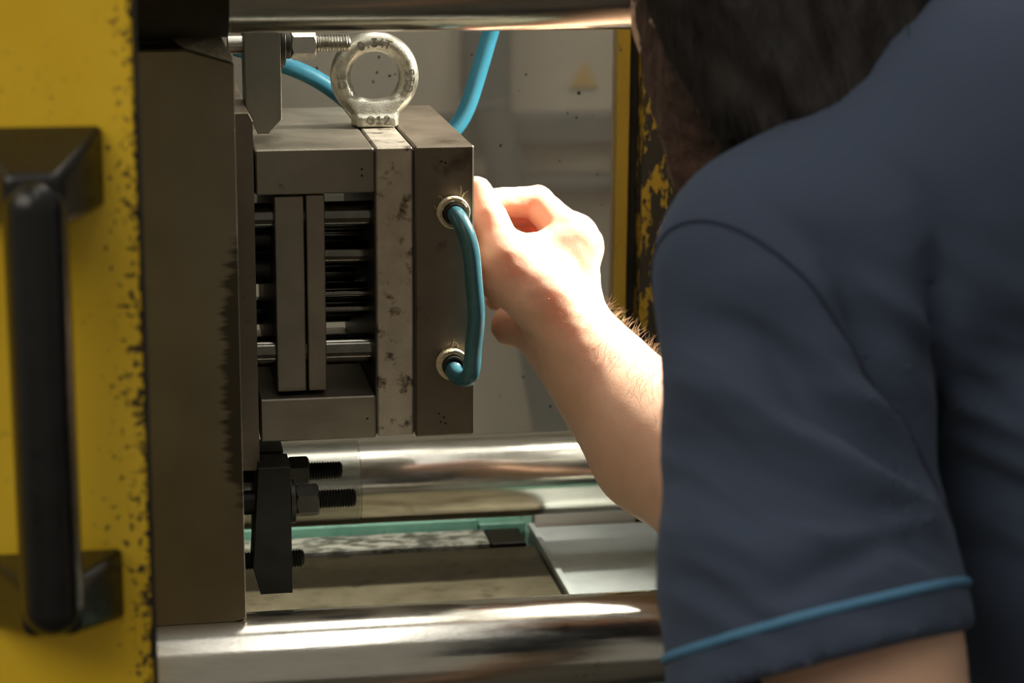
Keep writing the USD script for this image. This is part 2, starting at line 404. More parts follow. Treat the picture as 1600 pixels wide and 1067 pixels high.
def ball(p, r, n=24):
    return m3.Manifold.sphere(float(r), n).translate(tuple(float(x) for x in p))


def hull(*balls, n=24):
    return m3.Manifold.batch_hull([ball(p, r, n) for p, r in balls])


def union(parts):
    return m3.Manifold.batch_boolean(parts, m3.OpType.Add)


def soften(man, edge, it=12, lam=0.5, nu=0.53):
    t = tri(man.refine_to_length(edge))
    t = trimesh.Trimesh(t.vertices, t.faces, process=True)
    trimesh.smoothing.filter_taubin(t, lam, nu, it)
    return t


def sdf_mesh(caps, h, blend=6.0, cut=(), sink=None, pad=None, smooth_it=6):
    """A smooth blended surface round capsules (a, ra, b, rb[, blend]); cut: capsules carved out; sink: extra function of points."""
    lo = np.min([np.minimum(np.asarray(c[0]) - c[1], np.asarray(c[2]) - c[3]) for c in caps], 0) - 3 * h - 2
    hi = np.max([np.maximum(np.asarray(c[0]) + c[1], np.asarray(c[2]) + c[3]) for c in caps], 0) + 3 * h + 2
    n = np.ceil((hi - lo) / h).astype(int) + 1
    ax = [lo[i] + h * np.arange(n[i]) for i in range(3)]
    D = np.full(n, 1e3, np.float32)

    def field(c, m):
        a, ra, b, rb = np.asarray(c[0], float), c[1], np.asarray(c[2], float), c[3]
        l = np.minimum(a - ra, b - rb) - m
        u = np.maximum(a + ra, b + rb) + m
        sl = tuple(slice(max(int((l[i] - lo[i]) / h), 0), min(int((u[i] - lo[i]) / h) + 2, n[i])) for i in range(3))
        X, Y, Z = np.meshgrid(*[ax[i][sl[i]] for i in range(3)], indexing="ij")
        d = b - a
        dd = max(d @ d, 1e-9)
        t = np.clip(((X - a[0]) * d[0] + (Y - a[1]) * d[1] + (Z - a[2]) * d[2]) / dd, 0, 1)
        q = np.sqrt((X - a[0] - t * d[0]) ** 2 + (Y - a[1] - t * d[1]) ** 2 + (Z - a[2] - t * d[2]) ** 2) - (ra + t * (rb - ra))
        return sl, q

    for c in caps:
        k = c[4] if len(c) > 4 else blend
        sl, q = field(c, k + 3 * h)
        o = D[sl]
        w = np.clip(k - np.abs(o - q), 0, None) / k
        D[sl] = np.minimum(o, q) - w * w * k * 0.25
    for c in cut:
        sl, q = field(c, 3 * h + 4)
        D[sl] = np.maximum(D[sl], -q)
    if sink is not None:
        X, Y, Z = np.meshgrid(*ax, indexing="ij")
        D = sink(X, Y, Z, D)
    ins = D < 0
    # surface nets
    nx, ny, nz = n
    S = np.zeros((nx - 1, ny - 1, nz - 1, 3), np.float32)
    C = np.zeros((nx - 1, ny - 1, nz - 1), np.float32)
    cor = [(i, j, k) for i in (0, 1) for j in (0, 1) for k in (0, 1)]
    sub = lambda A, c: A[c[0]: nx - 1 + c[0], c[1]: ny - 1 + c[1], c[2]: nz - 1 + c[2]]
    for p in cor:
        for e in range(3):
            if p[e]:
                continue
            q = list(p)
            q[e] = 1
            a, b = sub(D, p), sub(D, q)
            m = (sub(ins, p) != sub(ins, q))
            t = np.where(m, a / np.where(m, a - b, 1), 0)
            for x in range(3):
                S[..., x] += np.where(m, p[x] + (t if x == e else 0), 0)
            C += m
    act = C > 0
    idx = np.full(act.shape, -1)
    idx[act] = np.arange(act.sum())
    cell = np.argwhere(act)
    V = (cell + S[act] / C[act][:, None]) * h + lo
    F = []
    for e in range(3):
        a, b = (e + 1) % 3, (e + 2) % 3
        s1 = [slice(1, -1)] * 3
        s1[e] = slice(0, -1)
        s2 = list(s1)
        s2[e] = slice(1, None)
        m = ins[tuple(s1)] != ins[tuple(s2)]
        g = np.argwhere(m)
        flip = ins[tuple(s1)][m]
        off = np.zeros(3, int)
        base = g.copy()
        base[:, a] += 1
        base[:, b] += 1

        def at(da, db):
            c = base.copy()
            c[:, a] -= da
            c[:, b] -= db
            return idx[c[:, 0], c[:, 1], c[:, 2]]
        q = np.stack([at(1, 1), at(0, 1), at(0, 0), at(1, 0)], 1)
        q[~flip] = q[~flip][:, ::-1]
        F.append(q)
    q = np.vstack(F)
    t = trimesh.Trimesh(V, np.vstack([q[:, [0, 1, 2]], q[:, [0, 2, 3]]]), process=False)
    t.update_faces(t.nondegenerate_faces())
    if smooth_it:
        trimesh.smoothing.filter_taubin(t, 0.5, 0.53, smooth_it)
    return t


def solid(t):
    return m3.Manifold(m3.Mesh(np.asarray(t.vertices, np.float32), np.asarray(t.faces, np.uint32)))


def cat(*ms):
    return trimesh.util.concatenate([tri(m) for m in ms])


# ------------------------------------------------------------------ the setting
tag(obj("floor", bx(-3500, 4000, -4000, 3300, -1330, -1270, 1), "concrete"), "grey concrete hall floor", kind="structure")
tag(obj("wall_back", bx(-3500, 4000, 3200, 3300, -1270, 2300, 1), "wall"), "pale beige hall wall far behind the machine", kind="structure")

# ------------------------------------------------------------------ machine base
bed = thing("machine_bed", "green machine bed under the tie bars with an oily steel plate on top", "machine base", (0, 150, -1270))
obj("base_frame", bx(-700, 900, -150, 430, -1270, -373, 3), "green", bed)
obj("oily_plate", bx(-500, 97, -50, 300, -373, -360, 0.8), "oily", bed, label="brown oily steel plate")
obj("scraped_rail", bx(-300, 62, 303, 338, -373, -357, 0.8), "scraped", bed, label="scraped grey steel rail")
obj("dark_rail", bx(63, 91, 303, 338, -373, -357.5, 0.8), "oxide", bed, label="dark end of the rail")
obj("green_ledge", bx(-400, 58, 341, 420, -373, -350, 1.0), "green", bed, label="pale green painted ledge")
obj("green_ledge", bx(59, 97, 341, 420, -373, -354, 1.0), "green", bed)
obj("chute", cat(prism([(98.5, -371), (250, -371), (250, -358), (99.5, -358)], 60, 338, 0.5), bx(98.5, 103, 60, 338, -358, -354, 0.3)), "chute", None,
    label="pale grey sheet metal chute below the tie bars, right of the oily plate", cat="chute")
obj("chute_backstop", bx(104, 300, 341, 352, -372, -332, 0.6), "beige_paint", None, label="upright beige steel strip behind the pale chute", cat="strip")
obj("green_bracket", cat(bx(192, 260, 356, 372, -372.9, -338, 0.8)), "green", None, label="small green bracket behind the chute at the forearm", cat="bracket")

# ------------------------------------------------------------------ moving platen
pl = thing("moving_platen", "dark brown-grey steel machine platen standing beside the yellow door", "platen", (-230, 60, -372))
def bar_bore(y, z, r):
    return hullpts([(x, y + r * math.cos(t), z + r * math.sin(t)) for x in (-400, -100) for t in np.linspace(0, 2 * math.pi, 64, endpoint=False)])


# the front of the platen reaches over the near tie bars and rests on the lower one
front_poly = [(-148.2, 63), (-150, 64), (-174, 71), (-184, 70), (-330, 70), (-330, -259.5), (-215, -259.3), (-190, -258.6), (-168, -257.1), (-155, -254.8), (-148.2, -252.5)]
back_poly = [(-144, 48), (-330, 60), (-330, -252), (-144, -252)]
bores = bar_bore(244, -284, 31.4) + bar_bore(-103, -284, 31.25) + bar_bore(-103, 109.7, 31.6)
obj("platen_plate", (prism(front_poly, -110, -18, 1.2) + prism(back_poly, -19, 300, 0.8)) - bores, "platen_front", pl)
boss = hullpts([(x, -103 + 33.0 * math.cos(t), 109.7 + 33.0 * math.sin(t)) for x in (-330, -151) for t in np.linspace(0, 2 * math.pi, 40, endpoint=False)])
bore = hullpts([(x, -103 + 31.5 * math.cos(t), 109.7 + 31.5 * math.sin(t)) for x in (-340, -140) for t in np.linspace(0, 2 * math.pi, 48, endpoint=False)])
obj("bar_boss", boss - bore, "oxide", pl, smooth=30, label="boss around the upper tie bar, coloured black for its shade")  # black colour carries the shade around bar and boss
obj("cast_rib", hullpts([(-174, -111, 71.8), (-149.5, -111, 64.3), (-148.6, -109, 66), (-155, -96, 78), (-181, -96, 77), (-180, -70, 77), (-155, -70, 78), (-148.6, -70, 64), (-174, -70, 64)]) - bores, "cast", pl, label="rough cast rib on the corner of the platen")
obj("added_dark_block", bx(-330, -158, -66, 300, 58, 150, 1.0), "oxide", pl)  # added black block that fills the dark gap above the platen
obj("corner_foot", bx(-330, -150, -60, 205, -359.9, -250, 2), "platen", pl)

# ------------------------------------------------------------------ tie bars
R_BAR = 31.0
for nm, y, z, lab in (("upper", -103, 109.7, "polished steel tie bar crossing the top of the view above the eye bolt"),
                      ("lower", -103, -284, "polished steel tie bar along the bottom of the view, nearest the camera"),
                      ("rear", 244, -284, "polished steel tie bar running right behind the bottom of the mold")):
    t = thing("tie_bar", lab, "tie bar", (100, y, z - R_BAR))
    obj("bar", lathe([(0, -700), (R_BAR - 2, -700), (R_BAR, -698), (R_BAR, 556), (R_BAR - 2, 559.5), (0, 559.5)], (0, y, z), (1, 0, 0), 128), "bar", t, smooth=30)
    if nm == "rear":
        obj("worn_section", lathe([(R_BAR - 0.5, -131), (R_BAR + 0.12, -130.8), (R_BAR + 0.12, -48.2), (R_BAR - 0.5, -48)], (0, y, z), (1, 0, 0), 128), "pin_dull", t, smooth=30, label="duller grey section of the bar")
        obj("groove", lathe([(R_BAR - 0.5, -47.5), (R_BAR + 0.12, -47.4), (R_BAR + 0.12, -46.9), (R_BAR - 0.5, -46.8)], (0, y, z), (1, 0, 0), 96), "oxide", t, label="thin dark scribed ring")

# ------------------------------------------------------------------ the injection mold
mold = thing("injection_mold", "open-sided block of steel mold plates hanging between the tie bars", "mold", (-65, 95, -199))
YB = 187.0
obj("clamp_plate", prism([(-143.6, -198), (-132.4, -198), (-132.4, 17), (-135, 22), (-143.6, 22)], -1, YB, 0.5), "mold_dark", mold)
obj("spacer_block", bx(-131.2, -60.6, 0, YB, -27.5, -0.3, 0.9), "mold", mold)
obj("spacer_block", bx(-131.2, -60.6, 0, YB, -180.4, -153.5, 0.9), "mold", mold)
obj("ejector_plate", bx(-120.2, -102.6, 6, YB - 8, -150.5, -29.5, 0.6), "plate", mold)
obj("ejector_plate", bx(-101.2, -90.0, 6, YB - 8, -150.5, -29.0, 0.6), "plate", mold)
obj("cavity_plate", bx(-59.6, -37.3, 0.4, YB, -180, -0.2, 1.0), "mold_worn", mold, label="worn light steel middle plate with dark stains")
obj("core_plate", bx(-36.0, 0, 0, YB, -181, 0, 1.0), "mold_dark", mold, label="dark brown end plate with two hose connections")
obj("parting_shim", bx(-37.3, -36.0, 1.2, YB - 2, -178, -2.5, 0.1), "cavity", mold)
obj("parting_shim", bx(-60.6, -59.6, 1.2, YB - 2, -178, -2.5, 0.1), "cavity", mold)
for y, z, r in ((22, -44.5, 8.5), (22, -128.5, 9.5), (160, -46, 8.5), (160, -134, 9.5)):
    obj("return_pin", cyl(r, (-132.4, y, z), (-59.6, y, z), 0.3, 40), "pin", mold, smooth=30, label="thick round ejector guide pin")
for y, z, r in ((45, -73, 8.0), (120, -74, 8.0), (60, -101, 6.5), (130, -103, 6.5), (35, -96.5, 2.6), (40, -107.5, 3.4), (80, -112, 3.0), (90, -59, 4.5), (70, -58.5, 4.0), (95, -88, 3.5), (75, -118, 3.0)):
    obj("ejector_pin", cyl(r, (-90, y, z), (-59.6, y, z), 0.2, 28), "pin", mold, smooth=30)
for y, z, r in ((60, -84, 10), (110, -86, 10), (50, -62, 7)):
    obj("support_pillar", cyl(r, (-132.4, y, z), (-120.2, y, z), 0.2, 32), "darknut", mold, smooth=30)
# two pairs of punched dots at the corners of the front faces
obj("punch_mark", cat(*[cyl(0.7, (x, -0.15, z), (x, 0.5, z), 0.1, 12) for x, z in ((-20, -9.5), (-17.5, -10.2), (-21.5, -166.5), (-18.5, -169), (-20.5, -172), (-17.5, -173), (-68, -13), (-68, -17), (-66, -168))]), "oxide", mold, kind="stuff", label="small punched marks")

# ------------------------------------------------------------------ eye bolt
eb = thing("eye_bolt", "zinc plated lifting eye bolt with raised lettering, screwed into the top of the mold", "eye bolt", (-49.5, 94, 0))
EC = np.array([-49.3, 94.0, 31.5])
RR, rr = 21.8, 6.4
nu, nv = 96, 28
def eye_field(X, Y, Z, D):
    x, y, z = X - EC[0], (Y - EC[1]) / 1.12, Z - EC[2]
    tor = np.sqrt((np.sqrt(x * x + z * z) - RR) ** 2 + y * y) - rr
    zz = Z
    # shank block below the ring, wider at the top, with the stamped flat at the front, and the round collar under it
    half = 12.6 + np.clip(zz - 8, 0, 12) * 0.55
    blk = np.maximum(np.maximum(np.abs(x) - half, np.abs(Y - EC[1]) - (11.6 - np.clip(zz - 5, 0, 12) * 0.42)), np.maximum(zz - 15.5, 0.2 - zz))
    blk = np.maximum(blk, RR - rr - np.sqrt(x * x + z * z))
    col = np.maximum(np.sqrt(x * x + (Y - EC[1]) ** 2) - 15.0, np.maximum(zz - 6.0, 0.1 - zz))
    d = tor
    for q, k in ((blk, 4.0), (col, 3.0)):
        w = np.clip(k - np.abs(d - q), 0, None) / k
        d = np.minimum(d, q) - w * w * k * 0.25
    d = np.maximum(d, 81.6 - Y)
    return np.maximum(d, 0.05 - zz).astype(np.float32)


es = sdf_mesh([((EC[0] - 20, 94, 14), 13, (EC[0] + 20, 94, 46), 13)], 0.8, sink=eye_field, smooth_it=5)
ring = obj("ring", es, "zinc", eb, smooth=True)


def ring_text(txt, mid_deg, h, step, flip=False, rad=RR):
    """Characters on the front of the ring, following its curve; text advances clockwise."""
    out = []
    k = len(txt)
    for i, ch in enumerate(txt):
        a = math.radians(mid_deg - (i - (k - 1) / 2) * step * (-1 if flip else 1))
        g = meshkit.text_mesh(ch, h, 1.6)
        b = g.bounds.mean(0)
        g.apply_translation((-b[0], -h / 2, -0.3))
        t = a - math.pi / 2 + (math.pi if flip else 0)
        ex = np.array([math.cos(t), 0, math.sin(t)])
        ey = np.array([-math.sin(t), 0, math.cos(t)])
        T = np.eye(4)
        T[:3, 0], T[:3, 1], T[:3, 2] = ex, ey, np.array([0, -1.0, 0])
        T[:3, 3] = EC + np.array([rad * math.cos(a), -1.12 * rr - 0.1, rad * math.sin(a)])
        g.apply_transform(T)
        out.append(g)
    return out


letters = ring_text("0.34T", 92, 5.8, 11.5) + ring_text("C15", -6, 5.8, 13.5, flip=True) + ring_text("CE", 186, 5.6, 14.5)
gt = meshkit.text_mesh("G12", 5.6, 1.9)
gt.apply_translation((-gt.bounds.mean(0)[0], 0, 0))
T = np.eye(4)
T[:3, 0], T[:3, 1], T[:3, 2], T[:3, 3] = (1, 0, 0), (0, 0, 1), (0, -1, 0), (EC[0] + 0.8, 81.9, 2.0)
gt.apply_transform(T)
obj("raised_lettering", cat(*letters, gt), "zinc_shaded", ring, label="raised lettering 0.34T, C15, CE and G12")


# ------------------------------------------------------------------ mold clamps
def clamp(name, label, poly, y0, y1, sy, sz, x0, x1, r, mtl, tmtl, nmtl, af, washers, nut, parent_base, base_stud=-144):
    t = thing(name, label, "clamp", parent_base)
    bl = prism(poly, y0, y1, 0.7)
    obj("clamp_block", bl, mtl, t)
    obj("stud", cat(cyl(r, (base_stud, sy, sz), (x0, sy, sz), 0.4), thread(r, (x0 - 1, sy, sz), (x1, sy, sz), 1.75)), tmtl, t, smooth=35, label="threaded stud")
    for wr, wx, wt in washers:
        obj("washer", washer(wr, r + 0.3, (wx, sy, sz), wt), "darknut", t, smooth=30)
    obj("nut", hexnut(af, (nut[0], sy, sz), (nut[1], sy, sz), r + 0.1, math.pi / 2), nmtl, t)
    return t


clamp("mold_clamp", "steel clamp block beside the eye bolt, its bright stud carrying a hex nut", [(-134.6, 21), (-134.6, 66), (-112.6, 66), (-112.6, 12.5), (-120.5, 4.2), (-127.5, 4.2), (-132, 16)], 34, 64, 48, 57,
      -90, -69.3, 5.6, "clamp", "bright", "bright", 17, ((13.0, -112.2, 3.0), (9.0, -108.9, 2.8)), (-105.6, -90.5), (-121, 48, 4))
tag(obj("spherical_washer", bx(-112.4, -108.4, 66, 92, 40, 66, 1.0), "darknut", stage.GetPrimAtPath("/World/mold_clamp")))
low = [(-134.0, -192.5), (-114.6, -192.5), (-114.6, -273.5), (-134.2, -273.5), (-138.5, -256), (-133, -252)]
clamp("mold_clamp", "black steel clamp block under the mold, nearest the camera, with a long black bolt", low, -14, 16, 2, -219,
      -98, -73.5, 6.0, "oxide", "oxide", "darknut", 18, ((14.0, -114.3, 3.2),), (-110.8, -96.5), (-124, 0, -273.5))
g = stage.GetPrimAtPath("/World/mold_clamp_001")
obj("jack_screw", thread(5.8, (-143.5, 0, -256), (-106.3, 0, -256), 1.75), "oxide", g, smooth=35, label="black set screw through the lower end")
obj("spacer", cyl(7.5, (-144, 2, -219), (-134, 2, -219), 0.4), "oxide", g, smooth=30)
clamp("mold_clamp", "second dark clamp behind the front lower one, its shorter bolt just above", [(-134.0, -200), (-114.6, -200), (-114.6, -262), (-134.2, -262)], 46, 76, 62, -219,
      -99, -76, 6.0, "oxide", "oxide", "darknut", 18, ((12.0, -114.3, 3.0),), (-111, -97.5), (-124, 60, -262))

# ------------------------------------------------------------------ teal jumper hose on the mold
hz = thing("jumper_hose", "short teal rubber hose looping between two hemp-sealed fittings on the mold", "hose", (-10, -5, -150))
F1, F2 = np.array([-13.2, 0, -40.0]), np.array([-13.6, 0, -134.5])
path = spline([F1 + (0, -9, 0), F1 + (1.6, -17, -2.0), F1 + (6.0, -23.5, -13), F1 + (8.6, -27, -35), F1 + (10.2, -28, -60), F1 + (8.5, -27.0, -82), F2 + (6.0, -24.5, -3.5), F2 + (2.2, -18.5, -4.6), F2 + (0, -9, -0.5)], 90)
obj("hose", tube(path, 5.3, 28), "hose", hz, smooth=40)
for Fp in (F1, F2):
    ft = obj("fitting", lathe([(4.0, -0.5), (7.2, -0.5), (7.2, 5.0), (6.4, 6.5), (6.4, 11.5), (5.4, 11.8), (5.4, 5)], Fp, (0, -1, 0), 36, closed=True), "oxide", hz, smooth=30)
    # hemp fibre wound round the thread
    coil = []
    for k in range(34):
        a0 = rng.uniform(-0.6, 3.2)
        tt = np.linspace(0, rng.uniform(1.2, 5.5), 40)
        rad = 7.0 + rng.uniform(0, 2.4)
        hh = rng.uniform(0.4, 6.5) + np.cumsum(rng.normal(0, 0.12, 40)) + 0.05 * tt
        coil.append(tube(Fp + np.stack([rad * np.cos(a0 + tt), -np.clip(hh, 0.3, 7.5), rad * np.sin(a0 + tt)], 1), 0.75, 6))
    for k in range(5):
        a0 = rng.uniform(0.6, 3.4)
        d = np.array([math.cos(a0), 0, math.sin(a0)])
        s = Fp + d * 8 + (0, -1.0, 0)
        e = rng.uniform(3, 8)
        coil.append(tube(spline([s, s + d * e * 0.5 + rng.normal(0, 0.7, 3) * (1, 0.3, 1), s + d * e + rng.normal(0, 2.6, 3) * (1, 0.3, 1)], 12), 0.22, 5))
    obj("hemp_wrap", cat(*coil), "hemp", ft, smooth=40, label="pale hemp fibre wound round the thread", kind="stuff")

# cyan hose behind the mold
obj("water_hose", tube(spline([(-130, 222, 37), (-118, 218, 33), (-98, 212, 26), (-80, 214, 18), (-62, 217, 6), (-44, 220, -10), (-24, 224, -28), (0, 226, -36), (24, 226, -20), (36, 224, 8), (44, 222, 36), (52, 219, 70), (54, 216, 110), (54, 214, 160)], 120), 5.9, 24), "hose_blue", None, smooth=40,
    label="cyan plastic water hose looping behind the eye bolt and the mold", cat="hose")

# ------------------------------------------------------------------ yellow sliding door with black handle
door = thing("safety_door", "yellow painted machine door with chipped edge and a black pull handle", "door", (-300, -380, -900))
obj("door_panel", bx(-700, -203.0, -400, -372, -900, 500, 1.2), "yellow", door)
obj("edge_strip", bx(-202.9, -201.0, -397.5, -372, -900, 500, 0.4), "darknut", door, label="worn bare steel edge")
hd = obj("handle", hull(((-242.8, -441, 45), 11.6), ((-242.8, -441, -118), 11.6), ((-242.8, -436, 45), 12.6), ((-242.8, -436, -118), 12.6), n=40), "black_plastic", door, smooth=40, label="black plastic pull handle")
for z0, z1, zg, xr in ((38.5, 71.5, 47, -216.5), (-139.0, -108, -120, -214.5)):
    xl = -243 - (xr + 243)
    b = m3.Manifold.batch_hull([ball((x, -401.5, z), 2.5, 16) for x in (xl + 2.5, xr - 2.5) for z in (z0 + 2.5, z1 - 2.5)] + [ball((-243 + s * 7.5, -438, zg + dz), 5, 16) for s in (-1, 1) for dz in (-6, 8)])
    obj("handle_mount", b, "black_plastic", hd, smooth=40)

# ------------------------------------------------------------------ rear guard
guard = thing("rear_guard", "clear dusty guard window speckled with dark dirt behind the mold", "window", (-60, 366, -372))
obj("pane", bx(-420, 168, 364, 368, -332, 260, 0.3), "pane", guard)
sp = []
for k in range(110):
    x, z, r = rng.uniform(-120, 165), rng.uniform(-300, 55), rng.uniform(0.4, 1.5) * rng.uniform(0.6, 1)
    s = trimesh.creation.icosphere(1, r)
    s.apply_scale((rng.uniform(0.7, 1.2), 0.35, rng.uniform(0.8, 1.6)))
    s.apply_translation((x, 363.8, z))
    sp.append(s)
obj("dirt_speck", cat(*sp), "oxide", guard, smooth=True, kind="stuff", label="dark oil specks")
obj("frame", cat(bx(-440, 168, 360, 374, -349.9, -332, 0.8), bx(-440, -420, 360, 374, -332, 280, 0.8), bx(-440, 168, 360, 374, 260, 280, 0.8)), "yellow_strip_shaded", guard)
post = thing("guard_post", "worn black and yellow guard post at the right edge of the clear window", "post", (220, 370, -373))
obj("jamb", bx(168.4, 178.0, 352, 374, -372.9, 330, 0.8), "yellow_strip_shaded", post, label="narrow yellow strip")
obj("dark_gap_strip", bx(178.1, 186.0, 360, 374, -372.9, 330, 0.3), "oxide", post)  # black strip filling the gap between jamb and panel
obj("post_panel", bx(186.2, 330, 340, 374, -372.9, 330, 1.0), "yellow_worn_shaded", post, label="blackened yellow panel with worn paint")

# ------------------------------------------------------------------ stationary platen and lamp, to the right behind the man
sp_ = thing("stationary_platen", "big dark steel platen at the right end of the tie bars", "platen", (640, 70, -372))
obj("platen_plate", bx(560, 720, -25, 300, -372.9, 330, 2), "platen", sp_)
lamp = thing("work_lamp", "flat work lamp on the stationary platen lighting the hand", "lamp", (400, 120, 290))
d = np.array([-335, -27, -335.0])
d /= np.linalg.norm(d)
lx = np.cross(d, [0, 0, 1.0])
lx /= np.linalg.norm(lx)
ly = np.cross(lx, d)


def lbox(c, hx, hy, hz):
    return hullpts([np.asarray(c) + sx * hx * lx + sy * hy * ly + sz * hz * d for sx in (-1, 1) for sy in (-1, 1) for sz in (-1, 1)])


LC = np.array([395, 95, 250.0])
obj("added_baffle", lbox(LC + d * 45, 42, 37, 60) - lbox(LC + d * 60, 37, 32, 64), "oxide", lamp, label="unseen black baffle added to narrow the lamp beam")  # unseen walls added around the lamp to narrow its beam
obj("arm", tube([LC - d * 15, LC - d * 25 + (60, 0, 10), (562, 110, 290)], 7, 16), "grey_paint", lamp, smooth=40)

# ------------------------------------------------------------------ things in the hall behind the guard
DUCT0, DUCT1 = np.array([376.0, 2168, -260]), np.array([479.0, 2168, -816])
mc = thing("background_machine", "blurred pale machine with grey rails far behind the clear guard", "machine", (300, 2300, -1270))
obj("housing", bx(-900, 1400, 2300, 2900, -1270, 700, 10), "beige_paint", mc)
obj("rail", bx(-900, 1400, 2240, 2298, -339, -292, 4), "grey_paint", mc)
obj("rail", bx(-900, 1400, 2240, 2298, -419, -397, 4), "grey_paint", mc)
obj("cabinet", bx(343, 414, 2200, 2298, -270, -60, 5), "grey_paint", mc)
obj("cable_duct", tube([DUCT0, DUCT1, DUCT1 + (DUCT1 - DUCT0) * 0.9], 30, 16), "grey_paint", mc, smooth=40)
obj("cabinet", bx(-420, -200, 2220, 2298, -420, 300, 5), "grey_paint", mc)
obj("warning_sign", hullpts([(x, y, z) for y in (2294, 2299.5) for x, z in ((530, -252), (578, -252), (554, -209))]), "sign_yellow", mc, label="yellow triangular warning sign")

# ------------------------------------------------------------------ the person
man = thing("person", "person in a navy T-shirt bending towards the mold, right hand pinching behind it", "person", (300, -400, -1270))
A3 = np.array
LSH, RSH = A3([77.6, -384.8, -1.6]), A3([375.0, -228.0, -39.0])
UBL, UBR = A3([202.0, -365.0, 43.0]), A3([300.0, -243.0, 56.0])
CHL, CHR = A3([244.0, -381.0, -121.0]), A3([363.0, -249.0, -134.0])
HIPL, HIPR = A3([297.0, -438.0, -290.0]), A3([421.0, -317.0, -300.0])
NECK = A3([187.0, -268.0, 76.0])
LELB, LWR = A3([96.1, -523.0, -231.8]), A3([40.0, -480.0, -470.0])
RELB = A3([168.0, -190.0, -218.0])
HEAD = A3([116.0, -263.0, 120.0])
G = A3([-0.17, 0.84, -0.52])
G /= np.linalg.norm(G)
HR = np.cross(G, [0, 0, 1.0])
HR /= np.linalg.norm(HR)
HU = np.cross(HR, G)
RM = np.stack([HR, G, HU], 1)


def H3(x, y, z):
    return HEAD + x * HR + y * G + z * HU


HP = {
    "wrist": (69, 46, -128), "windex": (72.7, 54, -70), "wmid": (81, 74, -79), "wring": (83, 93, -91), "wpink": (80, 109, -104),
    "cmc": (49, 31, -99), "tmcp": (24.5, 33.3, -75), "tip_ip": (17.5, 48.2, -54), "ttip": (11.8, 62.7, -38.5), "thenar": (27, 38, -92),
    "ipip": (54, 80, -50), "idip": (32, 78, -49), "itip": (14, 70, -46.5),
    "mpip": (57, 97, -57), "mdip": (36, 92, -60), "mtip": (19, 83, -62),
    "rpip": (56, 112, -70), "rdip": (34, 105, -88), "rtip": (27.5, 88, -106),
    "ppip": (56, 124, -89), "pdip": (38, 115, -104), "ptip": (30.5, 97, -118), "heel": (37, 70, -129),
}
HP = {k: A3(v, float) for k, v in HP.items()}
FOREARM = A3([114.0, -34.0, -184.0])
FOREEND = FOREARM + (RELB - FOREARM) * 0.75
J = lambda a, ra, b, rb, *k: (HP[a], ra, HP[b], rb, *k)
hand_caps = [
    J("wrist", 21, "windex", 14.5, 8), J("wrist", 21, "wmid", 13.5, 8), J("wrist", 20, "wring", 13, 8), J("wrist", 18, "wpink", 12, 8),
    J("windex", 14.5, "wmid", 13.5, 8), J("wmid", 13.5, "wring", 13, 8), J("wring", 13, "wpink", 12, 8),
    J("wrist", 20, "cmc", 17, 10), J("cmc", 17, "tmcp", 13.5, 8), J("cmc", 15, "thenar", 14.5, 8), J("thenar", 14, "tmcp", 13, 6), J("cmc", 14, "windex", 10.5, 12), J("tmcp", 11, "windex", 8.5, 12),
    J("thenar", 13, "wrist", 19, 8), J("wrist", 19, "heel", 12.5, 7), J("heel", 12.5, "wpink", 11.5, 7), J("wpink", 11, "cmc", 14, 8), J("wring", 11, "cmc", 14, 8),
    J("tmcp", 13.2, "tip_ip", 11.2, 3), J("tip_ip", 11.2, "ttip", 9.0, 3),
    J("windex", 14, "ipip", 10.8, 4), J("ipip", 10.8, "idip", 9.6, 2), J("idip", 9.6, "itip", 7.8, 2),
    J("wmid", 13, "mpip", 10.6, 2), J("mpip", 10.6, "mdip", 9.2, 2), J("mdip", 9.2, "mtip", 7.8, 2),
    J("wring", 12.2, "rpip", 10, 2), J("rpip", 10, "rdip", 9, 2), J("rdip", 9, "rtip", 8.2, 2),
    J("wpink", 11.2, "ppip", 9, 2), J("ppip", 9, "pdip", 8.2, 2), J("pdip", 8.2, "ptip", 7.2, 2),
    (HP["cmc"], 15, HP["wrist"] + (FOREARM - HP["wrist"]) * 0.35 + (-3, -4, 3), 27, 14),
    (HP["wrist"], 26.5, FOREARM, 41, 8), (FOREARM, 41, FOREEND, 45, 20),
    (HP["wrist"] + (-6, 8, -6), 23, FOREARM + (-6, 10, -4), 37, 8),
]
hand = sdf_mesh(hand_caps, 2.1, 6.0, smooth_it=6)
# tendons, wrinkles at the wrist and uneven flesh
hv_, hn_ = np.array(hand.vertices), np.array(hand.vertex_normals)
fax = (FOREARM - HP["wrist"]) / np.linalg.norm(FOREARM - HP["wrist"])
tw = (hv_ - HP["wrist"]) @ fax
hand.vertices = hv_ + hn_ * (1.6 * (meshkit.fbm(hv_ * 0.035, 3, 2) - 0.5) + 1.0 * (meshkit.noise(hv_ * 0.16, 8) - 0.5) * np.clip(1 - tw / 60, 0, 1))[:, None]

